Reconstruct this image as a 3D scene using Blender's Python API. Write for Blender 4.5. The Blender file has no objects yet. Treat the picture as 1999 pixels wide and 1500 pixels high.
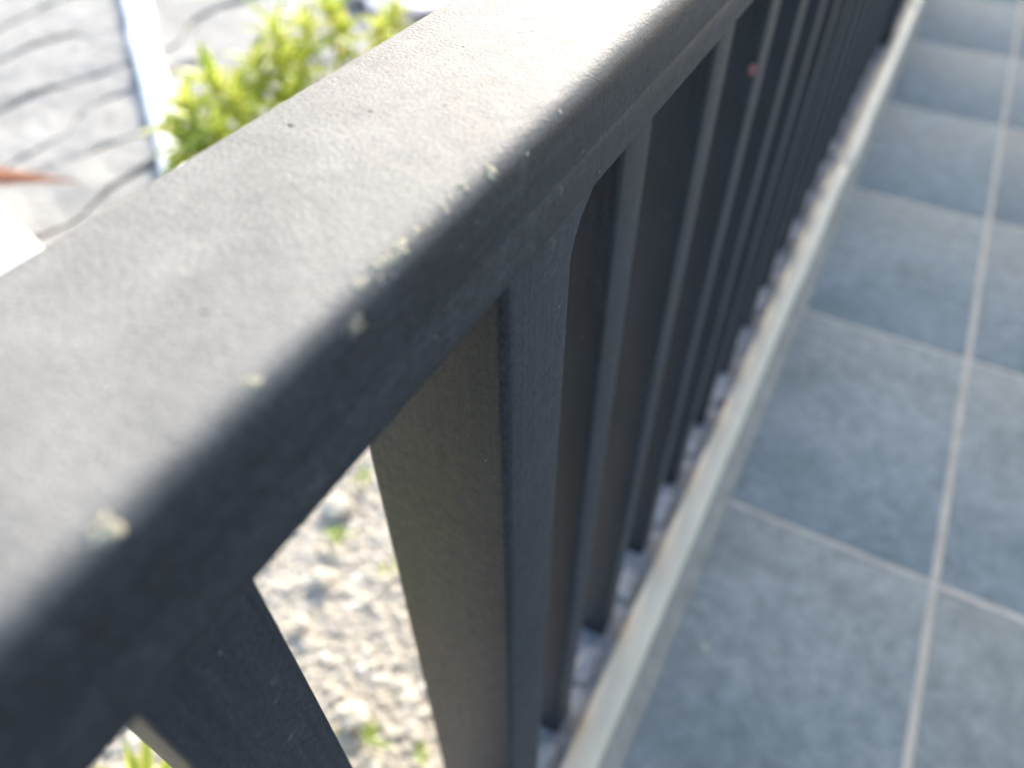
import bpy, bmesh, math, random
import numpy as np
from mathutils import Vector, Matrix, noise

random.seed(7)
rng = np.random.default_rng(11)
SC = bpy.context.scene
COL = SC.collection
S = 0.55                      # scale: paving tile of the terrace = 0.33 m

# ------------------------------------------------------------------ camera
F = 1418.67                   # focal length in photo pixels (1999 wide)
Nv = Vector((0.00508834, 0.69201384, 0.7218663))     # down, in camera axes (right, down, forward)
Rv = Vector((0.47375835, -0.63738917, 0.60769077))   # along the railing
Xv = -Vector((-0.88064019, -0.33889805, 0.33109059)) # across, towards the terrace
CAM_Z = 1.10 * S
cam = bpy.data.cameras.new('camera')
cam.sensor_width = 36.0
cam.lens = F / 1999 * 36.0
cam.clip_start = 0.01
cam.clip_end = 400
cam.dof.use_dof = True
cam.dof.focus_distance = 0.162
cam.dof.aperture_fstop = 8.2
cam.dof.aperture_blades = 0
camo = bpy.data.objects.new('camera', cam)
COL.objects.link(camo)
right = Vector((Xv.x, Rv.x, -Nv.x))
down = Vector((Xv.y, Rv.y, -Nv.y))
fwd = Vector((Xv.z, Rv.z, -Nv.z))
M3 = Matrix((right, -down, -fwd)).transposed()
camo.matrix_world = Matrix.Translation((0, 0, CAM_Z)) @ M3.to_4x4()
SC.camera = camo

def at(px, py, z):
    """world point at height z seen at photo pixel (px, py)"""
    v = right * (px - 1000) + down * (py - 750) + fwd * F
    k = (z - CAM_Z) / v.z
    return Vector((v.x * k, v.y * k, z))

# ------------------------------------------------------------------ light
SUN_EL, SUN_AZ = math.radians(25), math.radians(-16)
world = bpy.data.worlds.new('World')
SC.world = world
world.use_nodes = True
wt = world.node_tree
sky = wt.nodes.new('ShaderNodeTexSky')
sky.sky_type = 'NISHITA'
sky.sun_disc = False
sky.sun_elevation = SUN_EL
sky.sun_rotation = SUN_AZ
sky.dust_density = 2.0
sky.ozone_density = 0.8
sky.air_density = 1.0
bg = wt.nodes['Background']
wt.links.new(sky.outputs[0], bg.inputs[0])
bg.inputs[1].default_value = 0.15
sl = bpy.data.lights.new('sun', 'SUN')
sl.energy = 2.2
sl.angle = math.radians(0.5)
sl.color = (1.0, 0.93, 0.82)
so = bpy.data.objects.new('sun', sl)
COL.objects.link(so)
sdir = Vector((math.sin(SUN_AZ) * math.cos(SUN_EL), math.cos(SUN_AZ) * math.cos(SUN_EL), math.sin(SUN_EL)))
so.rotation_euler = sdir.to_track_quat('Z', 'Y').to_euler()
so.location = (0, 0, 5)
SC.view_settings.view_transform = 'Standard'
SC.view_settings.look = 'None'
SC.view_settings.exposure = 1.75
SC.view_settings.gamma = 1.0
SC.view_settings.use_curve_mapping = False

# ------------------------------------------------------------------ materials
def new_mat(name):
    m = bpy.data.materials.new(name)
    m.use_nodes = True
    nt = m.node_tree
    return m, nt, nt.nodes['Principled BSDF']

def N(nt, t, **kw):
    n = nt.nodes.new(t)
    for k, v in kw.items():
        if k in n.inputs.keys():
            n.inputs[k].default_value = v
        else:
            setattr(n, k, v)
    return n

def ramp(nt, src, stops):
    r = nt.nodes.new('ShaderNodeValToRGB')
    e = r.color_ramp.elements
    while len(e) < len(stops):
        e.new(0.5)
    for el, (p, c) in zip(e, stops):
        el.position = p
        el.color = (*c, 1) if len(c) == 3 else c
    nt.links.new(src, r.inputs[0])
    return r

def noise_tex(nt, scale, detail=4, rough=0.5, vec=None, dist=0.0):
    n = nt.nodes.new('ShaderNodeTexNoise')
    n.inputs['Scale'].default_value = scale
    n.inputs['Detail'].default_value = detail
    n.inputs['Roughness'].default_value = rough
    n.inputs['Distortion'].default_value = dist
    if vec is not None:
        nt.links.new(vec, n.inputs['Vector'])
    return n

def mixc(nt, fac, a, b, mode='MIX'):
    m = nt.nodes.new('ShaderNodeMix')
    m.data_type = 'RGBA'
    m.blend_type = mode
    for sock, v in ((m.inputs[0], fac), (m.inputs[6], a), (m.inputs[7], b)):
        if isinstance(v, (int, float)):
            sock.default_value = v
        elif isinstance(v, tuple):
            sock.default_value = (*v, 1) if len(v) == 3 else v
        else:
            nt.links.new(v, sock)
    return m.outputs[2]

def math_n(nt, op, a, b=0.0, clamp=False):
    m = nt.nodes.new('ShaderNodeMath')
    m.operation = op
    m.use_clamp = clamp
    for i, v in enumerate((a, b)):
        if isinstance(v, (int, float)):
            m.inputs[i].default_value = v
        else:
            nt.links.new(v, m.inputs[i])
    return m.outputs[0]

def bump(nt, bs, parts):
    """parts: list of (height socket, distance)"""
    prev = None
    for h, d in parts:
        b = nt.nodes.new('ShaderNodeBump')
        b.inputs['Distance'].default_value = d
        b.inputs['Strength'].default_value = 1.0
        nt.links.new(h, b.inputs['Height'])
        if prev is not None:
            nt.links.new(prev, b.inputs['Normal'])
        prev = b.outputs[0]
    nt.links.new(prev, bs.inputs['Normal'])

def paint_mat(name, dusty, streak=(700, 700, 12)):
    m, nt, bs = new_mat(name)
    tc = nt.nodes.new('ShaderNodeTexCoord').outputs['Object']
    fine = noise_tex(nt, 1500, 3, 0.55, tc)
    mid = noise_tex(nt, 260, 4, 0.6, tc)
    big = noise_tex(nt, 26, 5, 0.6, tc)
    base = mixc(nt, mid.outputs[0], ((0.014, 0.0152, 0.0185) if dusty else (0.010, 0.012, 0.017)), ((0.032, 0.0345, 0.041) if dusty else (0.024, 0.028, 0.036)))
    r0 = ramp(nt, big.outputs[0], [(0.35, (0.85, 0.85, 0.85)), (0.7, (1.2, 1.2, 1.2))])
    base = mixc(nt, 1.0, base, r0.outputs[0], 'MULTIPLY')
    vm = nt.nodes.new('ShaderNodeVectorMath'); vm.operation = 'MULTIPLY'
    nt.links.new(tc, vm.inputs[0]); vm.inputs[1].default_value = streak
    st = noise_tex(nt, 1.0, 3, 0.6, vm.outputs[0])
    rs = ramp(nt, st.outputs[0], [(0.34, (0.72, 0.73, 0.76)), (0.66, (1.32, 1.32, 1.3))])
    base = mixc(nt, 0.8, base, mixc(nt, 1.0, base, rs.outputs[0], 'MULTIPLY'))
    gr = noise_tex(nt, 800, 4, 0.7, tc)
    rg = ramp(nt, gr.outputs[0], [(0.36, (0.55, 0.55, 0.55)), (0.5, (1, 1, 1)), (0.66, (1.5, 1.5, 1.5))])
    base = mixc(nt, 1.0, base, rg.outputs[0], 'MULTIPLY')
    vor = nt.nodes.new('ShaderNodeTexVoronoi')
    vor.inputs['Scale'].default_value = 230
    nt.links.new(tc, vor.inputs['Vector'])
    speck = ramp(nt, vor.outputs['Distance'], [(0.035, (1, 1, 1)), (0.06, (0, 0, 0))])
    spk = math_n(nt, 'MULTIPLY', speck.outputs[0], math_n(nt, 'GREATER_THAN', noise_tex(nt, 90, 1, 0.5, tc).outputs[0], 0.6))
    base = mixc(nt, spk, base, (0.30, 0.30, 0.30))
    sm = ramp(nt, noise_tex(nt, 38, 6, 0.7, tc, 2.5).outputs[0], [(0.60, (0, 0, 0)), (0.72, (1, 1, 1))])
    sm2 = math_n(nt, 'MULTIPLY', sm.outputs[0], ramp(nt, mid.outputs[0], [(0.45, (0, 0, 0)), (0.65, (1, 1, 1))]).outputs[0])
    base = mixc(nt, math_n(nt, 'MULTIPLY', sm2, 0.6), base, (0.14, 0.14, 0.14))
    if dusty:
        geo = nt.nodes.new('ShaderNodeNewGeometry')
        sep = nt.nodes.new('ShaderNodeSeparateXYZ')
        nt.links.new(geo.outputs['Normal'], sep.inputs[0])
        up = ramp(nt, sep.outputs['Z'], [(0.42, (0, 0, 0)), (0.75, (0.3, 0.3, 0.3)), (0.99, (1, 1, 1))])
        d1 = ramp(nt, noise_tex(nt, 60, 6, 0.65, tc, 0.6).outputs[0], [(0.3, (0.58, 0.58, 0.58)), (0.75, (1, 1, 1))])
        d2 = ramp(nt, fine.outputs[0], [(0.35, (0.68, 0.68, 0.68)), (0.65, (1, 1, 1))])
        amt = math_n(nt, 'MULTIPLY', up.outputs[0], math_n(nt, 'MULTIPLY', d1.outputs[0], d2.outputs[0]))
        amt = math_n(nt, 'MULTIPLY', amt, DUST)
        base = mixc(nt, amt, base, (0.395, 0.372, 0.328))
    nt.links.new(base, bs.inputs['Base Color'])
    rr = ramp(nt, mid.outputs[0], [(0.3, (0.42, 0.42, 0.42)), (0.7, (0.55, 0.55, 0.55))])
    ro_ = rr.outputs[0]
    if dusty:
        ro_ = math_n(nt, 'ADD', ro_, math_n(nt, 'MULTIPLY', amt, 0.3), True)
    nt.links.new(ro_, bs.inputs['Roughness'])
    bs.inputs['Specular IOR Level'].default_value = 0.26 if dusty else 0.32
    bl = [(noise_tex(nt, 90, 2, 0.5, tc).outputs[0], 0.0001), (noise_tex(nt, 700, 2, 0.5, tc).outputs[0], 0.00005), (fine.outputs[0], 0.00012)]
    if dusty:
        grit = noise_tex(nt, 1300, 3, 0.65, tc)
        bl.append((math_n(nt, 'MULTIPLY', grit.outputs[0], up.outputs[0]), 0.00034))
        bl.append((math_n(nt, 'MULTIPLY', noise_tex(nt, 420, 3, 0.6, tc).outputs[0], up.outputs[0]), 0.0001))
    bump(nt, bs, bl)
    return m

DUST = 0.95
M_RAIL = paint_mat('rail_paint', True, (500, 9, 500))
M_PAINT = paint_mat('baluster_paint', False)

def simple_mat(name, c1, c2, scale, rough=0.6, bscale=None, bdist=0.001, detail=5, spec=0.5, obj=True):
    m, nt, bs = new_mat(name)
    tc = nt.nodes.new('ShaderNodeTexCoord').outputs['Object']
    n = noise_tex(nt, scale, detail, 0.6, tc)
    r = ramp(nt, n.outputs[0], [(0.3, c1), (0.7, c2)])
    nt.links.new(r.outputs[0], bs.inputs['Base Color'])
    bs.inputs['Roughness'].default_value = rough
    bs.inputs['Specular IOR Level'].default_value = spec
    if bscale:
        bump(nt, bs, [(noise_tex(nt, bscale, 5, 0.6, tc).outputs[0], bdist)])
    return m

# slate-look tile
def tile_mat():
    m, nt, bs = new_mat('slate_tile')
    tc0 = nt.nodes.new('ShaderNodeTexCoord').outputs['Object']
    oi = nt.nodes.new('ShaderNodeObjectInfo')
    sh = nt.nodes.new('ShaderNodeVectorMath'); sh.operation = 'ADD'
    sc = nt.nodes.new('ShaderNodeVectorMath'); sc.operation = 'SCALE'
    cb = nt.nodes.new('ShaderNodeCombineXYZ')
    for i in range(3):
        nt.links.new(oi.outputs['Random'], cb.inputs[i])
    nt.links.new(cb.outputs[0], sc.inputs[0]); sc.inputs['Scale'].default_value = 37.0
    nt.links.new(tc0, sh.inputs[0]); nt.links.new(sc.outputs[0], sh.inputs[1])
    tc = sh.outputs[0]
    a = noise_tex(nt, 9, 6, 0.65, tc, 0.8)
    b = noise_tex(nt, 70, 6, 0.7, tc, 0.6)
    c1 = ramp(nt, a.outputs[0], [(0.30, (0.18, 0.202, 0.19)), (0.5, (0.24, 0.26, 0.243)), (0.70, (0.30, 0.312, 0.29))])
    c2 = ramp(nt, b.outputs[0], [(0.3, (0.72, 0.73, 0.74)), (0.7, (1.22, 1.2, 1.2))])
    col = mixc(nt, 1.0, c1.outputs[0], c2.outputs[0], 'MULTIPLY')
    tone = ramp(nt, oi.outputs['Random'], [(0.0, (0.93, 0.93, 0.93)), (1.0, (1.06, 1.06, 1.06))])
    col = mixc(nt, 1.0, col, tone.outputs[0], 'MULTIPLY')
    nt.links.new(col, bs.inputs['Base Color'])
    rr = ramp(nt, a.outputs[0], [(0.3, (0.6, 0.6, 0.6)), (0.7, (0.85, 0.85, 0.85))])
    nt.links.new(rr.outputs[0], bs.inputs['Roughness'])
    bs.inputs['Specular IOR Level'].default_value = 0.12
    bump(nt, bs, [(a.outputs[0], 0.002), (b.outputs[0], 0.0004)])
    return m

M_TILE = tile_mat()
M_GROUT = simple_mat('grout', (0.40, 0.345, 0.27), (0.58, 0.51, 0.40), 26, 0.85, 120, 0.0015)
M_KERB = simple_mat('kerb_paint', (0.52, 0.44, 0.325), (0.62, 0.53, 0.39), 22, 0.42, 120, 0.0004)
M_SHADE_GRIT = simple_mat('kerb_shade_and_grit', (0.20, 0.185, 0.15), (0.29, 0.27, 0.22), 50, 0.85, 200, 0.001)  # darker grey for the kerb's painted shade side, also used for tile grit
M_LEDGE = simple_mat('ledge_concrete', (0.17, 0.17, 0.18), (0.34, 0.33, 0.32), 30, 0.8, 150, 0.002)
M_MORTAR = simple_mat('mortar', (0.20, 0.19, 0.185), (0.34, 0.33, 0.32), 60, 0.75, 260, 0.001)
M_FLECK = simple_mat('paint_fleck', (0.28, 0.26, 0.19), (0.46, 0.43, 0.34), 900, 0.95, 1500, 0.0001, spec=0.1)
M_FLECKD = simple_mat('paint_fleck_dull', (0.10, 0.10, 0.08), (0.24, 0.23, 0.19), 1500, 0.95, 1500, 0.0001, spec=0.1)
M_RED = simple_mat('red_fleck', (0.16, 0.07, 0.065), (0.22, 0.10, 0.09), 300, 0.6)
M_SOIL = simple_mat('soil', (0.48, 0.44, 0.37), (0.64, 0.59, 0.50), 14, 0.95, 60, 0.01)
M_SLAB = simple_mat('paving_stone', (0.255, 0.245, 0.225), (0.40, 0.385, 0.355), 7, 0.85, 26, 0.012, detail=8)
M_WHITE = simple_mat('strip_white', (0.76, 0.76, 0.75), (0.84, 0.84, 0.83), 8, 0.6, 60, 0.002)
M_POT = simple_mat('pink_glaze', (0.78, 0.66, 0.64), (0.86, 0.77, 0.75), 10, 0.5, 50, 0.001)
M_STEM = simple_mat('stem_bark', (0.16, 0.14, 0.07), (0.28, 0.24, 0.13), 80, 0.8, 200, 0.001)

def gravel_mat():
    m, nt, bs = new_mat('gravel_stone')
    at_ = nt.nodes.new('ShaderNodeAttribute'); at_.attribute_name = 'tone'
    tc = nt.nodes.new('ShaderNodeTexCoord').outputs['Object']
    r = ramp(nt, at_.outputs['Fac'], [(0.0, (0.38, 0.355, 0.31)), (0.25, (0.46, 0.42, 0.355)), (0.6, (0.52, 0.465, 0.375)), (0.85, (0.58, 0.525, 0.44)), (1.0, (0.68, 0.64, 0.57))])
    n = noise_tex(nt, 160, 5, 0.6, tc)
    r2 = ramp(nt, n.outputs[0], [(0.3, (0.75, 0.75, 0.75)), (0.7, (1.1, 1.1, 1.1))])
    nt.links.new(mixc(nt, 1.0, r.outputs[0], r2.outputs[0], 'MULTIPLY'), bs.inputs['Base Color'])
    bs.inputs['Roughness'].default_value = 0.8
    bump(nt, bs, [(n.outputs[0], 0.002)])
    return m
M_GRAVEL = gravel_mat()

def leaf_mat(name, mid, margin, edge0=0.45, edge1=0.62):
    m, nt, bs = new_mat(name)
    a = nt.nodes.new('ShaderNodeAttribute'); a.attribute_name = 'across'
    tc = nt.nodes.new('ShaderNodeTexCoord').outputs['Object']
    oi = nt.nodes.new('ShaderNodeObjectInfo')
    n = noise_tex(nt, 90, 3, 0.6, tc)
    fac = math_n(nt, 'ADD', a.outputs['Fac'], math_n(nt, 'MULTIPLY', math_n(nt, 'SUBTRACT', n.outputs[0], 0.5), 0.5))
    fac = math_n(nt, 'ADD', fac, math_n(nt, 'MULTIPLY', math_n(nt, 'SUBTRACT', oi.outputs['Random'], 0.5), 0.35))
    r = ramp(nt, fac, [(edge0, mid), (edge1, margin)])
    nt.links.new(r.outputs[0], bs.inputs['Base Color'])
    bs.inputs['Roughness'].default_value = 0.4
    tr = nt.nodes.new('ShaderNodeBsdfTranslucent')
    nt.links.new(r.outputs[0], tr.inputs[0])
    ms = nt.nodes.new('ShaderNodeMixShader'); ms.inputs[0].default_value = 0.4
    out = nt.nodes['Material Output']
    nt.links.new(bs.outputs[0], ms.inputs[1]); nt.links.new(tr.outputs[0], ms.inputs[2])
    nt.links.new(ms.outputs[0], out.inputs[0])
    return m
M_LEAF = leaf_mat('variegated_leaf', (0.20, 0.35, 0.02), (0.78, 0.74, 0.16), 0.34, 0.54)
M_ORANGE = leaf_mat('dry_leaf', (0.38, 0.16, 0.09), (0.50, 0.27, 0.18))
M_WEED = leaf_mat('weed_leaf', (0.26, 0.36, 0.06), (0.42, 0.50, 0.14))

# ------------------------------------------------------------------ helpers
def mesh_from(name, verts, faces, mat, smooth=False):
    me = bpy.data.meshes.new(name)
    me.from_pydata([tuple(v) for v in verts], [], faces)
    me.materials.append(mat)
    if smooth:
        me.polygons.foreach_set('use_smooth', [True] * len(me.polygons))
    me.update()
    return me

def link(name, me, parent=None, loc=None, rot=None, **props):
    o = bpy.data.objects.new(name, me)
    COL.objects.link(o)
    if loc is not None: o.location = loc
    if rot is not None: o.rotation_euler = rot
    if parent is not None: o.parent = parent
    for k, v in props.items(): o[k] = v
    return o

def thing(name, label, cat, loc=(0, 0, 0), group=None):
    o = bpy.data.objects.new(name, None)
    COL.objects.link(o)
    o.location = loc
    o.empty_display_size = 0.05
    o['label'] = label; o['category'] = cat
    if group: o['group'] = group
    return o

def bevel_mesh(me, width, segs=2, angle=30):
    bm = bmesh.new(); bm.from_mesh(me)
    ed = [e for e in bm.edges if len(e.link_faces) == 2 and e.calc_face_angle(0) > math.radians(angle)]
    bmesh.ops.bevel(bm, geom=ed, offset=width, segments=segs, profile=0.5, affect='EDGES', clamp_overlap=True)
    bm.normal_update()
    bm.to_mesh(me); bm.free()

def shade(me, angle=40):
    me.polygons.foreach_set('use_smooth', [True] * len(me.polygons))
    try:
        me.set_sharp_from_angle(angle=math.radians(angle))
    except Exception:
        pass

def prism(profile, axis, a0, a1, n=1):
    """profile: closed 2D loop; axis 'Z' -> (x,y), 'Y' -> (x,z), 'X' -> (y,z)"""
    vs, fs = [], []
    k = len(profile)
    for i in range(n + 1):
        t = a0 + (a1 - a0) * i / n
        for p in profile:
            if axis == 'Z': vs.append((p[0], p[1], t))
            elif axis == 'Y': vs.append((p[0], t, p[1]))
            else: vs.append((t, p[0], p[1]))
    for i in range(n):
        for j in range(k):
            a, b = i * k + j, i * k + (j + 1) % k
            fs.append((a, b, b + k, a + k))
    fs.append(tuple(reversed(range(k)))); fs.append(tuple(range(n * k, n * k + k)))
    return vs, fs

def fix_normals(me):
    bm = bmesh.new(); bm.from_mesh(me)
    bmesh.ops.recalc_face_normals(bm, faces=bm.faces[:])
    bm.to_mesh(me); bm.free()

def rrect(x0, x1, y0, y1, r, seg=5):
    pts = []
    rs = r if isinstance(r, (list, tuple)) else [r] * 4
    for (cx, cy, a0, rr) in ((x1, y1, 0, rs[0]), (x0, y1, 90, rs[1]), (x0, y0, 180, rs[2]), (x1, y0, 270, rs[3])):
        sx = -1 if cx == x1 else 1
        sy = -1 if cy == y1 else 1
        for i in range(seg + 1):
            a = math.radians(a0 + 90 * i / seg)
            pts.append((cx + sx * rr + rr * math.cos(a), cy + sy * rr + rr * math.sin(a)))
    return pts

# ------------------------------------------------------------------ ground and terrace
GZ = -0.25
gv, gf = [], []
GX = np.concatenate([np.linspace(-60, -4, 6), np.linspace(-3.5, -0.12, 30)])
GY = np.concatenate([np.linspace(-60, -2, 5), np.linspace(-1.5, 6, 50), np.linspace(8, 60, 6)])
for y in GY:
    for x in GX:
        gv.append((x, y, GZ - 0.0045 + 0.004 * noise.noise(Vector((x * 1.5, y * 1.5, 0)))))
w_ = len(GX)
for j in range(len(GY) - 1):
    for i in range(w_ - 1):
        a = j * w_ + i
        gf.append((a, a + 1, a + 1 + w_, a + w_))
mg, nt, bsg = new_mat('garden_ground')
tcg = nt.nodes.new('ShaderNodeTexCoord').outputs['Object']
spg = nt.nodes.new('ShaderNodeSeparateXYZ'); nt.links.new(tcg, spg.inputs[0])
ng = noise_tex(nt, 2.5, 6, 0.65, tcg)
wob = math_n(nt, 'MULTIPLY', math_n(nt, 'SUBTRACT', ng.outputs[0], 0.5), 0.8)
near = ramp(nt, math_n(nt, 'ADD', math_n(nt, 'ADD', spg.outputs['Y'], 1.15), wob), [(0.0, (0, 0, 0)), (0.12, (1, 1, 1))])
wide = ramp(nt, math_n(nt, 'ADD', math_n(nt, 'ADD', spg.outputs['X'], 4.6), wob), [(0.0, (0, 0, 0)), (0.12, (1, 1, 1))])
fng = noise_tex(nt, 60, 6, 0.7, tcg)
bounce_cut_ground = ramp(nt, fng.outputs[0], [(0.3, (0.045, 0.05, 0.025)), (0.5, (0.08, 0.075, 0.045)), (0.7, (0.12, 0.105, 0.07))])  # unseen outer ground darkened to cut bounce light on post and balusters
sand = ramp(nt, fng.outputs[0], [(0.3, (0.44, 0.40, 0.335)), (0.7, (0.62, 0.57, 0.48))])
nt.links.new(mixc(nt, math_n(nt, 'MULTIPLY', near.outputs[0], wide.outputs[0]), bounce_cut_ground.outputs[0], sand.outputs[0]), bsg.inputs['Base Color'])
bsg.inputs['Roughness'].default_value = 0.95
bump(nt, bsg, [(fng.outputs[0], 0.01)])
link('ground', mesh_from('ground', gv, gf, mg, True), kind='structure')

LEDGE_X0, TILE_Z = -0.205 * S, 0.0
# concrete ledge under the railing and its outer wall
prof = rrect(LEDGE_X0, -0.012, GZ - 0.2, -0.004, [0.001, 0.006, 0.001, 0.001], 3)
vs, fs = prism(prof, 'Y', -1.2, 5.2, 1)
me = mesh_from('concrete_ledge', vs, fs, M_LEDGE); fix_normals(me)
link('concrete_ledge', me, kind='structure')
# terrace bed of grout
prof = [(-0.0119, GZ - 0.2), (3.3, GZ - 0.2), (3.3, -0.0012), (-0.0119, -0.0012)]
vs, fs = prism(prof, 'Y', -1.2, 5.2, 1)
me = mesh_from('terrace_floor', vs, fs, M_GROUT); fix_normals(me)
floor = link('terrace_floor', me, kind='structure')
TP = 0.545 * 1.1 * S      # tile pitch
G = 0.0072
jx0 = 0.30 * 1.1 * S
jy0 = 0.853 * S
xs = [-0.011] + [jx0 + TP * i for i in range(0, 9)]
ys = [jy0 + TP * j for j in range(-5, 13)]
tile_cache = {}
for i in range(len(xs) - 1):
    for j in range(len(ys) - 1):
        x0, x1 = xs[i] + (0 if i == 0 else G / 2), xs[i + 1] - G / 2
        y0, y1 = ys[j] + G / 2, ys[j + 1] - G / 2
        key = (i == 0)
        if key not in tile_cache:
            hw, hh = (x1 - x0) / 2, (y1 - y0) / 2
            vs, fs = prism([(-hw, -hh), (hw, -hh), (hw, hh), (-hw, hh)], 'Z', -0.009, 0.0, 1)
            me = mesh_from('tile', vs, fs, M_TILE); fix_normals(me)
            bevel_mesh(me, 0.0009, 2); shade(me, 50)
            tile_cache[key] = me
        o = link('tile', tile_cache[key], floor, ((x0 + x1) / 2, (y0 + y1) / 2, random.uniform(-0.0001, 0.0002)),
                 (math.radians(random.uniform(-0.05, 0.05)), math.radians(random.uniform(-0.05, 0.05)), math.radians(random.uniform(-0.1, 0.1))))

# raised kerb trim, a quarter-round in lengths
kr = thing('kerb_trim', 'cream painted rounded kerb trim raised between the railing ledge and the slate tiles', 'kerb trim')
KX0, KX1, KH = -0.092 * S, -0.045 * S, 0.030 * S
cuts = [-1.2, -0.35, 1.165, 1.92, 2.7, 3.5, 4.3, 5.2]
for a, b in zip(cuts[:-1], cuts[1:]):
    r2 = 0.019 * S
    kc, kw = (KX0 + KX1) / 2, (KX1 - KX0) / 2
    prof = [(KX0, -0.004), (KX0, KH * 0.45)]
    for q in range(1, 14):
        an = math.pi * (1 - q / 14)
        prof.append((kc + kw * abs(math.cos(an)) ** 0.8 * (1 if math.cos(an) > 0 else -1), KH * 0.45 + KH * 0.55 * math.sin(an) ** 0.9))
    prof += [(KX1, KH * 0.45), (KX1, -0.004)]
    n = max(2, int((b - a) / 0.05))
    vs, fs = prism(prof, 'Y', a + 0.0002, b - 0.0002, n)
    off = 0.0022 if a > 1 else random.uniform(-0.0005, 0.0005)
    out = []
    for (x, y, z) in vs:
        out.append((x + off + 0.0012 * noise.noise(Vector((3, y * 6, a))), y, z + (0.0008 * noise.noise(Vector((7, y * 9, a))) if z > 0 else 0)))
    me = mesh_from('trim_length', out, fs, M_KERB); fix_normals(me); bevel_mesh(me, 0.0006, 2, 70); shade(me, 50)
    link('trim_length', me, kr)
    # added sloping strip, coloured darker to give the kerb a shaded side
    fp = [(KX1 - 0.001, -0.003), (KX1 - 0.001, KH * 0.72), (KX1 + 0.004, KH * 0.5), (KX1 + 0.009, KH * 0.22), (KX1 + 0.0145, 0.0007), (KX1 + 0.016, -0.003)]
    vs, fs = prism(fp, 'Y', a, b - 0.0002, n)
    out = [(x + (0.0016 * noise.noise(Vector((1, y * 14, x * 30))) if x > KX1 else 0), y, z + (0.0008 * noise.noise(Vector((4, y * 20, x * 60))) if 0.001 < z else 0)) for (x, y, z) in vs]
    me = mesh_from('kerb_shade_strip', out, fs, M_SHADE_GRIT); fix_normals(me); shade(me, 60)
    link('kerb_shade_strip', me, kr)

# ------------------------------------------------------------------ railing
RZ1, RZ0 = CAM_Z - 0.107 * S, CAM_Z - 0.154 * S     # top and bottom of the handrail
RXR, RXL = -0.0925 * S, -0.182 * S
railing = thing('metal_railing', 'charcoal grey painted steel railing with dusty flat handrail along the terrace edge', 'railing', (-0.135 * S, 0, 0))
ro = Vector(railing.location)

def rpart(name, me, **k):
    return link(name, me, railing, -ro, **k)

R = 0.0094 * S
h = RZ1 - RZ0
g = RZ0 + 0.42 * h
prof = []
def arc(cx, cz, r, a0, a1, n):
    for i in range(n + 1):
        a = math.radians(a0 + (a1 - a0) * i / n)
        prof.append((cx + r * math.cos(a), cz + r * math.sin(a)))
arc(RXR - R, RZ1 - R, R, 90, 0, 8)                       # top right corner
prof += [(RXR, g + 0.0012), (RXR - 0.00035, g + 0.0004), (RXR - 0.0001, g - 0.0004), (RXR + 0.00025, g - 0.0016), (RXR + 0.00015, g - 0.004)]
arc(RXR - 0.0014, RZ0 + 0.0014, 0.0014, 0, -90, 3)
arc(RXL + 0.0014, RZ0 + 0.0014, 0.0014, -90, -180, 3)
arc(RXL + R, RZ1 - R, R, 180, 90, 8)
NR = 220
vs, fs = prism(prof, 'Y', -1.1, 5.1, NR)
out = []
for (x, y, z) in vs:
    dx = 0.00015 * noise.noise(Vector((y * 9, 1.3, 0)))
    dz = 0.0001 * noise.noise(Vector((y * 11, 8.3, x * 20)))
    out.append((x + dx, y, z + dz))
me = mesh_from('handrail', out, fs, M_RAIL); fix_normals(me); shade(me, 50)
hand = rpart('handrail', me)

# balusters
PX0, PX1 = -0.160 * S, -0.118 * S      # outer and terrace faces
PW = 0.045 * S
PITCH = 1.405 * 0.118 * S
Y0 = 0.115 * 0.118 * S
vs, fs = prism(rrect(PX0, PX1, 0, PW, 0.0022, 4), 'Z', -0.0045, RZ0 + 0.001, 1)
bal_me = mesh_from('baluster', vs, fs, M_PAINT); fix_normals(bal_me); shade(bal_me, 35)
POSTS = {1, 19, 37}
# post: flat profile in the YZ plane with welded flares at the top, extruded across
def post_mesh():
    w = 0.057 * S
    zt = RZ0 + 0.004
    def flare(r, n, sgn, y):
        pts = []
        for i in range(n + 1):
            a = math.radians(90 * i / n)
            pts.append((y + sgn * r * (1 - math.sin(a)) , RZ0 - r * 1.5 * (1 - math.cos(a)) if False else RZ0 - r * 1.5 * math.cos(math.radians(90) - a) ))
        return pts
    p = [(0, -0.0045), (w, -0.0045)]
    # far side flare: stem goes up, then bends outward under the rail
    r = 0.022 * S
    for t in (0, 0.12, 0.3, 0.55, 1.0):
        p.append((w + r * (t ** 1.9), RZ0 - r * 1.25 * (1 - t) ** 1.1))
    p.append((w + r, zt)); p.append((-0.005 * S, zt))
    for t in (1.0, 0.5, 0.0):
        p.append((-0.005 * S * t ** 2, RZ0 - 0.006 * S * (1 - t)))
    vs, fs = prism(p, 'X', -0.178 * S, -0.0938 * S, 1)
    me = mesh_from('post', vs, fs, M_PAINT); fix_normals(me)
    bevel_mesh(me, 0.0040, 5, 60); shade(me, 35)
    return me
post_me = post_mesh()
red_bal = None
for k in range(-7, 50):
    y = Y0 + PITCH * k
    if k in POSTS:
        o = link('post', post_me, railing, Vector((0, 1.80 * 0.094 * S - (Y0 + PITCH) + y, 0)) - ro)
    else:
        o = link('baluster', bal_me, railing, Vector((0, y, 0)) - ro)
        if k == 4: red_bal = (o, y)
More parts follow.
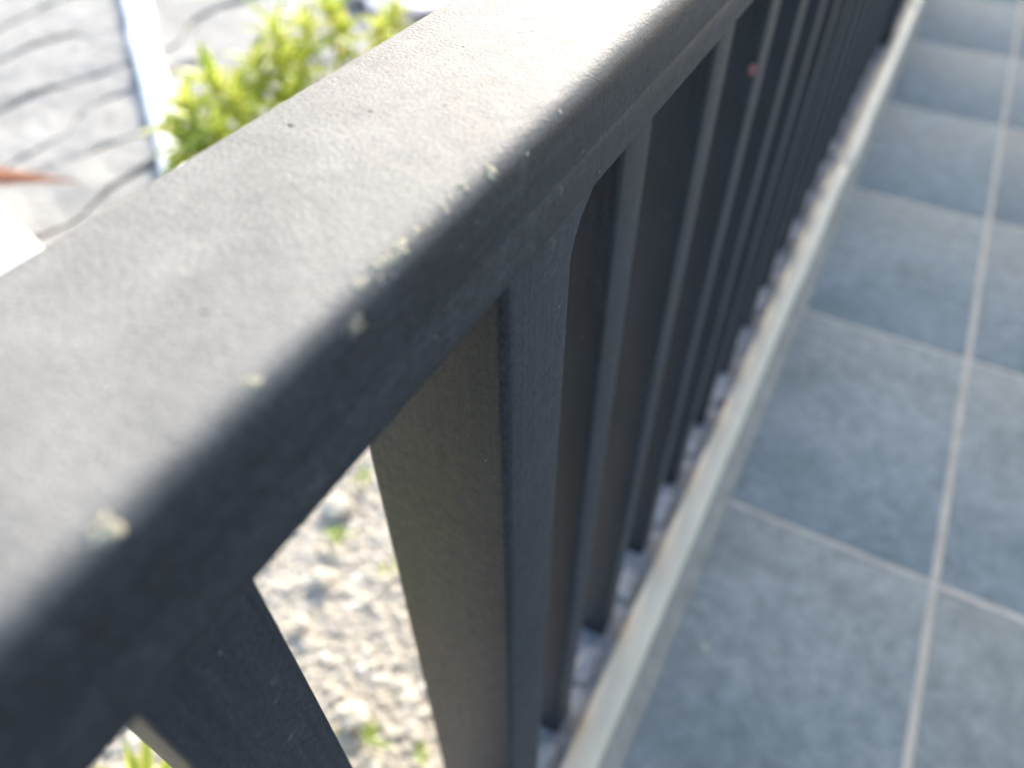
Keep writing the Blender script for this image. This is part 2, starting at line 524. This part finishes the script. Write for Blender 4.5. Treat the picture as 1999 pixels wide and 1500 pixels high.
# weld bead where each of the nearest balusters meets the rail
def blob(name, mat, parent, loc, rad, flat=0.4, seed=0, nrm=Vector((0, 0, 1)), label=None, sub=2, rough=0.25):
    bm = bmesh.new()
    bmesh.ops.create_icosphere(bm, subdivisions=sub, radius=1.0)
    q = nrm.to_track_quat('Z', 'Y').to_matrix()
    for v in bm.verts:
        s = 1 + rough * noise.noise(v.co * 1.7 + Vector((seed * 3.1, 0, 0)))
        c = v.co * s
        c = Vector((c.x * rad[0], c.y * rad[1], c.z * rad[0] * flat))
        v.co = q @ c
    me = bpy.data.meshes.new(name); bm.to_mesh(me); bm.free()
    me.materials.append(mat); shade(me, 180)
    o = link(name, me, parent, loc)
    if label: o['label'] = label
    return o

def bead(parent, loc, x0, x1, rr, seed):
    vs, fs = [], []
    n, k = 26, 7
    for i in range(n + 1):
        x = x0 + (x1 - x0) * i / n
        q = rr * (1 + 0.35 * noise.noise(Vector((i * 0.8, seed, 1))) + 0.18 * math.sin(i * 1.9))
        for j in range(k):
            a = 2 * math.pi * j / k
            vs.append((x, q * math.cos(a), q * math.sin(a)))
    for i in range(n):
        for j in range(k):
            a, b = i * k + j, i * k + (j + 1) % k
            fs.append((a, b, b + k, a + k))
    me = mesh_from('weld_bead', vs, fs, M_PAINT); fix_normals(me); shade(me, 180)
    link('weld_bead', me, parent, loc)
for o in [c for c in list(COL.objects) if c.name.split('.')[0] in ('post', 'baluster') and c.parent is railing and -0.3 < c.location.y < 1.0]:
    if o.name.startswith('post'):
        bead(o, (0, -0.0006 * 1, RZ0 - 0.0002), -0.172 * S, -0.100 * S, 0.0014, o.location.y)
    else:
        bead(o, (0, 0.0002, RZ0 - 0.0001), PX0 + 0.001, PX1 - 0.001, 0.0011, o.location.y)
# flecks of pale paint on the rounded edge of the handrail
def edge_pt(px, py):
    """point on the terrace-side rounded edge of the handrail seen at this place"""
    v = right * (px - 1000) + down * (py - 750) + fwd * F
    cx, cz = RXR - R, RZ1 - R
    dx, dz = v.x, v.z
    oz = CAM_Z
    A = dx * dx + dz * dz; B = 2 * (dx * (0 - cx) + dz * (oz - cz)); C = cx * cx + (oz - cz) ** 2 - R * R
    D = B * B - 4 * A * C
    if D > 0:
        t = (-B - math.sqrt(D)) / (2 * A)
        p = Vector((v.x * t, v.y * t, oz + v.z * t))
        nrm = Vector((p.x - cx, 0, p.z - cz)).normalized()
        if nrm.x > -0.01 and nrm.z > -0.01: return p, nrm
    t = (RZ1 - oz) / v.z
    p = Vector((v.x * t, v.y * t, RZ1))
    if p.x <= cx: return p, Vector((0, 0, 1))
    t = RXR / v.x
    return Vector((RXR, v.y * t, oz + v.z * t)), Vector((1, 0, 0))
flecks = [(960, 335, 11, 0), (905, 366, 9, 0), (922, 358, 5, 0), (880, 385, 7, 0), (860, 402, 8, 0), (872, 414, 7, 0), (780, 488, 14, 0), (742, 516, 11, 0),
          (765, 505, 9, 0), (700, 556, 10, 0), (745, 545, 6, 0), (690, 640, 17, 1), (705, 628, 12, 1), (675, 652, 9, 1), (490, 752, 12, 0), (202, 1036, 20, 0), (835, 440, 6, 0), (815, 452, 7, 0),
          (1094, 218, 4, 0), (1030, 300, 3, 0)]
for i, (px, py, rp, dull) in enumerate(flecks):
    p, nr = edge_pt(px, py)
    dist = (p - Vector((0, 0, CAM_Z))).dot(fwd)
    rr = rp * dist / F
    blob('paint_fleck', M_FLECKD if dull else M_FLECK, hand, p - Vector((0, 0, 0)), (rr * 1.2, rr * 0.9), 0.09, i, nr, sub=3, rough=1.7)
# blisters and grit on the flat top
for i, (px, py, rp) in enumerate([(570, 243, 8), (724, 216, 6), (402, 606, 8), (800, 318, 5), (690, 290, 4), (640, 470, 4), (905, 90, 4), (980, 120, 3), (1040, 60, 3), (560, 380, 3), (260, 640, 5), (870, 205, 4)]):
    p = at(px, py, RZ1)
    dist = (p - Vector((0, 0, CAM_Z))).dot(fwd)
    rr = rp * dist / F
    blob('paint_blister', M_RAIL, hand, p, (rr, rr * 0.8), 0.35, 40 + i)
# red fleck on a baluster's near corner
o, y = red_bal
zz = None
v = right * (1475 - 1000) + down * (137 - 750) + fwd * F
t = (y - 0.0005) / v.y
p = Vector((v.x * t, y - 0.0004, CAM_Z + v.z * t))
p.x = min(max(p.x, PX0 + 0.003), PX1 - 0.0015)
blob('red_fleck', M_RED, o, Vector((p.x, -0.0003, p.z)), (0.0022, 0.0032), 0.25, 3, Vector((0, -1, 0)), label='small dull red paint fleck')

# mortar patches between the feet
lump_label = 'small pale grey mortar lump on the ledge between two baluster feet'
for k in range(0, 30):
    yb = Y0 + PITCH * k
    yy = yb - PITCH * random.uniform(0.25, 0.42)
    r_ = random.uniform(0.011, 0.016)
    o = blob('mortar_lump', M_MORTAR, None, Vector((random.uniform(-0.128, -0.108) * S, yy, -0.004)), (r_ * 0.8, r_ * 1.7), 0.42, 100 + k, sub=3, rough=0.5)
    o['label'] = lump_label; o['category'] = 'mortar lump'; o['group'] = 'mortar lumps along the foot of the railing'

# ------------------------------------------------------------------ gravel
def ico(sub):
    bm = bmesh.new(); bmesh.ops.create_icosphere(bm, subdivisions=sub, radius=1.0)
    bm.verts.ensure_lookup_table()
    v = np.array([x.co[:] for x in bm.verts]); f = np.array([[q.index for q in x.verts] for x in bm.faces])
    bm.free(); return v, f
bv, bf = ico(2)
shapes = []
for s in range(10):
    d = np.array([1 + 0.38 * noise.noise(Vector(p) * 1.3 + Vector((s * 5.0, 2, 1))) + 0.12 * noise.noise(Vector(p) * 3.1 + Vector((s * 9.0, 2, 1))) for p in bv])
    shapes.append(bv * d[:, None])
def gravel(name, n, x0, x1, y0, y1, rmin, rmax, zj, label, cat):
    V = np.zeros((n * len(bv), 3), np.float32)
    T = np.zeros(n * len(bv), np.float32)
    xs_ = rng.uniform(x0, x1, n); ys_ = rng.uniform(y0, y1, n)
    rad = rmin + (rmax - rmin) * rng.random(n) ** 3.0
    tone = np.clip(rng.normal(0.55, 0.24, n), 0, 1)
    for i in range(n):
        a = rng.uniform(0, 6.283, 3)
        ca, sa = math.cos(a[0]), math.sin(a[0])
        P = shapes[i % 10] * np.array([1.0, 0.85, 0.34])
        cb_, sb_ = math.cos(a[1] * 0.08), math.sin(a[1] * 0.08)
        P = P @ np.array([[cb_, 0, -sb_], [0, 1, 0], [sb_, 0, cb_]])
        P = P @ np.array([[ca, sa, 0], [-sa, ca, 0], [0, 0, 1]])
        P = P * rad[i]
        P[:, 0] += xs_[i]; P[:, 1] += ys_[i]; P[:, 2] += GZ - 0.006 + rng.uniform(0, zj)
        V[i * len(bv):(i + 1) * len(bv)] = P
        T[i * len(bv):(i + 1) * len(bv)] = tone[i]
    Fc = (bf[None] + (np.arange(n) * len(bv))[:, None, None]).reshape(-1, 3)
    me = bpy.data.meshes.new(name)
    me.vertices.add(len(V)); me.vertices.foreach_set('co', V.ravel())
    me.loops.add(len(Fc) * 3); me.loops.foreach_set('vertex_index', Fc.ravel().astype(np.int32))
    me.polygons.add(len(Fc)); me.polygons.foreach_set('loop_start', np.arange(0, len(Fc) * 3, 3, dtype=np.int32))
    me.polygons.foreach_set('use_smooth', np.ones(len(Fc), bool))
    me.update(calc_edges=True)
    at_ = me.attributes.new('tone', 'FLOAT', 'POINT'); at_.data.foreach_set('value', T)
    me.materials.append(M_GRAVEL)
    link(name, me, kind='stuff', label=label)
gravel('gravel', 17000, -0.84, -0.18, 0.0, 0.85, 0.0028, 0.0100, 0.002, 'cream and grey crushed stone gravel below the railing', 'gravel')
gravel('gravel', 5500, -1.25, -0.84, -0.6, 2.4, 0.006, 0.016, 0.003, 'cream and grey crushed stone gravel beside the plants', 'gravel')
gravel('gravel', 3500, -0.84, -0.13, 0.85, 3.2, 0.006, 0.016, 0.003, 'cream and grey crushed stone gravel further along the wall', 'gravel')
gravel('gravel', 2000, -0.84, -0.13, -0.8, 0.0, 0.006, 0.016, 0.003, 'cream and grey crushed stone gravel at the near end of the wall', 'gravel')
for i, (px, py, r_) in enumerate([(628, 1128, 0.015), (660, 990, 0.020), (690, 1400, 0.017), (585, 1215, 0.010)]):
    p = at(px, py, GZ + 0.006)
    o = blob('stone', M_SOIL, None, p, (r_, r_ * 0.8), 0.45, 300 + i, sub=3, rough=0.6)
    me = o.data; me.materials.clear(); me.materials.append(simple_mat('pale_stone', (0.52, 0.46, 0.36), (0.64, 0.58, 0.47), 40, 0.8, 150, 0.001))
    o['category'] = 'stone'
    o['label'] = ['round bright cream stone lying on the gravel, the palest one', 'elongated tan stone on the gravel below the rail corner', 'cream stone on the gravel near the bottom of the gap', 'small pale stone beside the nearest baluster'][i]

# ------------------------------------------------------------------ stone paving
path = mesh_from('garden_path', [(-1.24, -1.5, GZ), (-1.24, 6, GZ), (-4.2, 6, GZ), (-4.2, -1.5, GZ)], [(0, 1, 2, 3)], simple_mat('joint_sand', (0.34, 0.32, 0.29), (0.46, 0.44, 0.40), 30, 0.95, 90, 0.004))
path = link('garden_path', path, kind='structure')
cx = [1.24, 1.43, 1.61, 1.78, 1.98, 2.17, 2.32, 2.52, 2.72, 2.9, 3.12, 3.3, 3.52, 3.75, 4.0]
def jline(i, y):
    n1 = noise.noise(Vector((y * 3.2, i * 7.7, 0))) * 0.055 + noise.noise(Vector((y * 9, i * 3.3, 5))) * 0.022
    st = 0.03 * math.tanh(6 * noise.noise(Vector((y * 2.2, i * 2.1, 9))))
    return cx[i] + n1 + st
for i in range(len(cx) - 1):
    y = -1.4 + random.uniform(0, 0.5)
    while y < 5.2:
        L = random.uniform(0.9, 1.7)
        y0, y1 = y, min(y + L, 5.4)
        n = 26
        gp = 0.006
        lo = [(-(jline(i, y0 + (y1 - y0) * k / n) + gp), y0 + (y1 - y0) * k / n) for k in range(n + 1)]
        hi = [(-(jline(i + 1, y0 + (y1 - y0) * k / n) - gp), y0 + (y1 - y0) * k / n) for k in range(n + 1)]
        zt = 0.014 + random.uniform(-0.004, 0.006)
        mcols = 5
        vs = []
        tilt = random.uniform(-0.006, 0.006)
        for k in range(n + 1):
            for c in range(mcols + 1):
                t = c / mcols
                x = lo[k][0] * (1 - t) + hi[k][0] * t
                yy = lo[k][1]
                e = min(t, 1 - t)
                z = GZ + zt + tilt * (t - 0.5) * 2 + 0.009 * noise.noise(Vector((x * 9, yy * 9, i))) - (0.006 if e < 0.01 else 0)
                vs.append((x, yy, z))
        base = len(vs)
        wv = mcols + 1
        fs = []
        for k in range(n):
            for c in range(mcols):
                a = k * wv + c
                fs.append((a, a + 1, a + 1 + wv, a + wv))
        # skirt
        ring = [c for c in range(wv)] + [k * wv + mcols for k in range(1, n + 1)] + [n * wv + c for c in range(mcols - 1, -1, -1)] + [k * wv for k in range(n - 1, 0, -1)]
        for r_ in ring: vs.append((vs[r_][0], vs[r_][1], GZ - 0.01))
        m_ = len(ring)
        for q in range(m_):
            fs.append((ring[q], ring[(q + 1) % m_], base + (q + 1) % m_, base + q))
        me = mesh_from('paving_slab', vs, fs, M_SLAB); fix_normals(me); shade(me, 40)
        link('paving_slab', me, path)
        y = y1 + 0.008

# white strips lying on the paving
def strip(name, pts, widths, hgt, mat, label, cat):
    vs, fs = [], []
    n = len(pts)
    prof = [(-0.5, 0), (-0.5, 0.75), (-0.42, 0.95), (-0.3, 1.0), (0.3, 1.0), (0.42, 0.95), (0.5, 0.75), (0.5, 0)]
    for i, (x, y) in enumerate(pts):
        a = pts[max(0, i - 1)]; b = pts[min(n - 1, i + 1)]
        d = Vector((b[0] - a[0], b[1] - a[1])).normalized(); s_ = Vector((d.y, -d.x))
        for (u, hh) in prof:
            w = widths[i] * (1 + 0.12 * noise.noise(Vector((x * 9, y * 9, u * 3))))
            vs.append((x + s_.x * u * w, y + s_.y * u * w, GZ - 0.01 + (hgt + 0.01) * hh + 0.002 * noise.noise(Vector((x * 14, y * 14, u)))))
    k = len(prof)
    for i in range(n - 1):
        for j in range(k - 1):
            a = i * k + j
            fs.append((a, a + 1, a + 1 + k, a + k))
    fs.append(tuple(range(k))); fs.append(tuple(range((n - 1) * k, n * k)))
    me = mesh_from(name, vs, fs, mat); fix_normals(me); shade(me, 50)
    link(name, me, label=label, category=cat)
def lerp_pts(a, b, n, wob=0.01):
    return [(a[0] + (b[0] - a[0]) * i / n + wob * noise.noise(Vector((i * 0.45, 3, a[0]))), a[1] + (b[1] - a[1]) * i / n + wob * noise.noise(Vector((i * 0.45, 9, a[1])))) for i in range(n + 1)]
zs = GZ + 0.04
p0, p1 = at(318, 245, zs), at(262, 0, zs)
d = (p1 - p0)
pA = p0 - d * 0.25; pB = p0 + d * 1.9
strip('white_strip', lerp_pts(pA, pB, 24), [0.055 + 0.05 * i / 24 for i in range(25)], 0.038, M_WHITE, 'narrow white strip running across the grey paving towards the plants', 'kerb')
p0, p1 = at(22, 560, zs), at(-113, 430, zs)
d = (p1 - p0)
strip('white_strip', lerp_pts(p0 - d * 0.6, p0 + d * 4, 24), [0.16 + 0.004 * i for i in range(25)], 0.05, M_WHITE, 'wide white strip at the near end of the grey paving', 'kerb')

# ------------------------------------------------------------------ plants
def leaf_mesh(name, L, W, mat, droop=0.5, fold=0.25, nl=9):
    vs, fs, ac = [], [], []
    nc = 5
    for i in range(nl + 1):
        t = i / nl
        w = W * (math.sin(math.pi * min(1, (t * 0.92 + 0.08)) ** 0.75) ** 0.8 if t < 1 else 0.0)
        w = W * max(0.02, (1 - (2 * t - 0.85) ** 2 / 1.6) * (1 - t ** 5)) if t < 1 else W * 0.01
        ang = droop * t
        y = L * (math.sin(droop * t) / droop if droop else t)
        z = -L * ((1 - math.cos(droop * t)) / droop if droop else 0)
        for c in range(nc):
            u = (c / (nc - 1)) * 2 - 1
            vs.append((u * w / 2, y, z + abs(u) * w * fold))
            ac.append(abs(u))
    for i in range(nl):
        for c in range(nc - 1):
            a = i * nc + c
            fs.append((a, a + 1, a + 1 + nc, a + nc))
    me = mesh_from(name, vs, fs, mat, True)
    at_ = me.attributes.new('across', 'FLOAT', 'POINT'); at_.data.foreach_set('value', ac)
    return me
LM = [leaf_mesh('leaf', l, w, M_LEAF, d_) for (l, w, d_) in ((0.092, 0.026, 0.6), (0.080, 0.024, 1.0), (0.100, 0.027, 0.8), (0.062, 0.020, 0.3))]
def tube(name, pts, r0, r1, mat, parent, loc):
    vs, fs = [], []
    k = 7
    for i, p in enumerate(pts):
        r_ = r0 + (r1 - r0) * i / (len(pts) - 1)
        for j in range(k):
            a = 2 * math.pi * j / k
            vs.append((p[0] + r_ * math.cos(a), p[1] + r_ * math.sin(a), p[2]))
    for i in range(len(pts) - 1):
        for j in range(k):
            a, b = i * k + j, i * k + (j + 1) % k
            fs.append((a, b, b + k, a + k))
    return link(name, mesh_from(name, vs, fs, mat, True), parent, loc)
def rosette(parent, base, top, n=26, size=1.0, meshes=LM, spread=1.0, lean=None):
    b = Vector(base)
    for i in range(n):
        t = i / n
        el = math.radians(75 - 95 * t * spread + random.uniform(-10, 10))
        az = i * 2.39996 + random.uniform(-0.3, 0.3)
        z = top.z - 0.045 * t * size
        o = link('leaf', random.choice(meshes), parent)
        q = Matrix.Rotation(az, 4, 'Z') @ Matrix.Rotation(el, 4, 'X') @ Matrix.Rotation(random.uniform(-0.3, 0.3), 4, 'Y')
        s_ = size * random.uniform(0.8, 1.15)
        o.matrix_local = Matrix.Translation(Vector((top.x, top.y, z)) - b) @ q @ Matrix.Scale(s_, 4)
def plant(label, heads, group='variegated plants beside the paving', size=1.0, n=26, meshes=LM):
    tops = [at(px, py, z) for (px, py, z) in heads]
    bx = sum(t.x for t in tops) / len(tops); by = sum(t.y for t in tops) / len(tops)
    base = Vector((bx, by, GZ))
    root = thing('variegated_plant', label, 'plant', base, group)
    for t in tops:
        mid = (base + t) / 2 + Vector((random.uniform(-.01, .01), random.uniform(-.01, .01), 0))
        pts = []
        for i in range(7):
            u = i / 6
            p = base * (1 - u) ** 2 + Vector((t.x, t.y, mid.z)) * 2 * u * (1 - u) + t * u * u
            p = p + Vector((0, 0, -0.02 * u)) - base
            pts.append(p)
        tube('stem', pts, 0.006, 0.004, M_STEM, root, None)
        rosette(root, base, t, n, size, meshes)
    return root
h1 = -0.05
plant('yellow green variegated plant just right of the white strip, nearest to the handrail', [(372, 215, h1), (425, 175, h1 + 0.03), (352, 268, h1 - 0.03), (425, 262, h1 - 0.01), (462, 205, h1), (400, 300, h1 - 0.05)], n=18)
plant('yellow green variegated plant in the middle of the row, the tallest', [(540, 70, h1 + 0.04), (500, 130, h1 + 0.01), (555, 130, h1), (480, 185, h1 - 0.02), (590, 120, h1 - 0.02), (560, 190, h1 - 0.04)], n=18)
plant('yellow green variegated plant at the top edge, right of the tallest one', [(645, 25, h1 + 0.03), (600, 60, h1), (670, 60, h1 - 0.01)], n=18)
plant('small yellow green variegated plant in front of the pale pink pot', [(745, 60, h1), (770, 30, h1 - 0.02)], size=0.85, n=26)
BM = [leaf_mesh('leaf', l, w, M_LEAF, d_) for (l, w, d_) in ((0.15, 0.034, 0.35), (0.13, 0.030, 0.5), (0.16, 0.036, 0.25))]
bp = at(300, 1600, -0.02)
root = thing('variegated_plant', 'broad leaved green plant with yellow leaf margins at the foot of the nearest baluster', 'plant', Vector((bp.x, bp.y, GZ)))
tube('stem', [Vector((0, 0, z)) for z in np.linspace(0, bp.z - GZ - 0.02, 5)], 0.009, 0.007, M_STEM, root, None)
tips = [((238, 1437), 0.036, 0.3), ((272, 1418), 0.034, -0.4), ((330, 1470), 0.036, 0.1), ((200, 1500), 0.03, 0.5), ((380, 1540), 0.03, 0.2)]
for (tp, wd, tw) in tips:
    tgt = at(tp[0], tp[1], 0.03)
    o = link('leaf', random.choice(BM), root)
    d = tgt - bp
    L = d.length
    q = d.to_track_quat('Y', 'Z').to_matrix().to_4x4() @ Matrix.Rotation(tw, 4, 'Y')
    o.matrix_local = Matrix.Translation(bp - Vector((bp.x, bp.y, GZ))) @ q @ Matrix.Scale(L / 0.142, 4)
for i in range(10):
    o = link('leaf', random.choice(BM), root)
    az = random.uniform(1.6, 5.6)
    q = Matrix.Rotation(az, 4, 'Z') @ Matrix.Rotation(math.radians(random.uniform(0, 40)), 4, 'X')
    o.matrix_local = Matrix.Translation((0, 0, bp.z - GZ - 0.02 - 0.005 * i)) @ q

ORX = 35
# long-leaved plant standing outside the frame, one dry orange leaf reaching in
tip = at(165, 352, 0.0)
bs_ = at(-420, 330, -0.02)
root = thing('long_leaved_plant', 'long narrow dry orange leaf reaching in over the grey paving', 'plant', Vector((bs_.x, bs_.y, GZ)))
tube('stem', [Vector((0, 0, z)) for z in np.linspace(0, bs_.z - GZ, 5)], 0.014, 0.011, M_STEM, root, None)
d = tip - bs_
OL = leaf_mesh('leaf', 1.0, 0.125, M_ORANGE, 0.02, 0.15, 16)
q = d.to_track_quat('Y', 'Z').to_matrix().to_4x4() @ Matrix.Rotation(math.radians(ORX), 4, 'Y')
o = link('leaf', OL, root); o['label'] = 'dry orange leaf'
o.matrix_local = Matrix.Translation((0, 0, bs_.z - GZ)) @ q @ Matrix.Diagonal((d.length * 0.75, d.length, d.length, 1))
GL = leaf_mesh('leaf', 0.34, 0.03, M_LEAF, 0.9, 0.25, 12)
base_az = math.atan2(-d.x, d.y)
for i in range(14):
    o = link('leaf', GL, root)
    az = base_az + random.uniform(1.4, 4.9)
    o.matrix_local = Matrix.Translation((0, 0, bs_.z - GZ)) @ Matrix.Rotation(az, 4, 'Z') @ Matrix.Rotation(math.radians(random.uniform(10, 70)), 4, 'X')

# weeds on the gravel
WM = [leaf_mesh('leaf', l, w, M_WEED, d_) for (l, w, d_) in ((0.035, 0.009, 0.6), (0.028, 0.008, 1.0))]
weeds = [(668, 1040, 'green weed sprout on the gravel below the handrail gap, the brightest', 7, 0.8), (706, 925, 'low green weed close under the handrail edge where the gap narrows', 9, 0.8),
         (722, 1435, 'olive weed tuft at the bottom of the gravel gap', 6, 0.8), (815, 1480, 'small green weed beside the foot of the post', 5, 0.7), (765, 1105, 'tiny green sprout against the post edge', 6, 0.6)]
for (px, py, lab, n, s_) in weeds:
    p = at(px, py, GZ + 0.012)
    root = thing('weed', lab, 'weed', p, 'weeds growing in the gravel')
    for i in range(n):
        o = link('leaf', random.choice(WM), root)
        o.matrix_local = Matrix.Translation((random.uniform(-.012, .012) * s_, random.uniform(-.012, .012) * s_, -0.004)) @ Matrix.Rotation(random.uniform(0, 6.28), 4, 'Z') @ Matrix.Rotation(math.radians(random.uniform(15, 80)), 4, 'X') @ Matrix.Scale(s_ * random.uniform(0.7, 1.1), 4)

# pale pink rounded rock at the far end of the row
pp = at(812, -12, GZ + 0.04)
o = blob('rock', M_POT, None, pp, (0.22, 0.18), 0.16, 77, sub=4, rough=0.35)
o['label'] = 'pale pinkish white rounded rock behind the far plants at the top edge'
o['category'] = 'rock'
# dried droplets and grit on the tiles
for i, (px, py, r_) in enumerate([(1375, 1265, 0.0036), (1560, 1180, 0.0016), (1700, 1010, 0.0018), (1600, 800, 0.002), (1890, 1330, 0.002)]):
    p = at(px, py, 0.0004)
    blob('paint_drip', M_FLECK if i == 0 else M_SHADE_GRIT, floor, p, (r_, r_), 0.2, 400 + i)
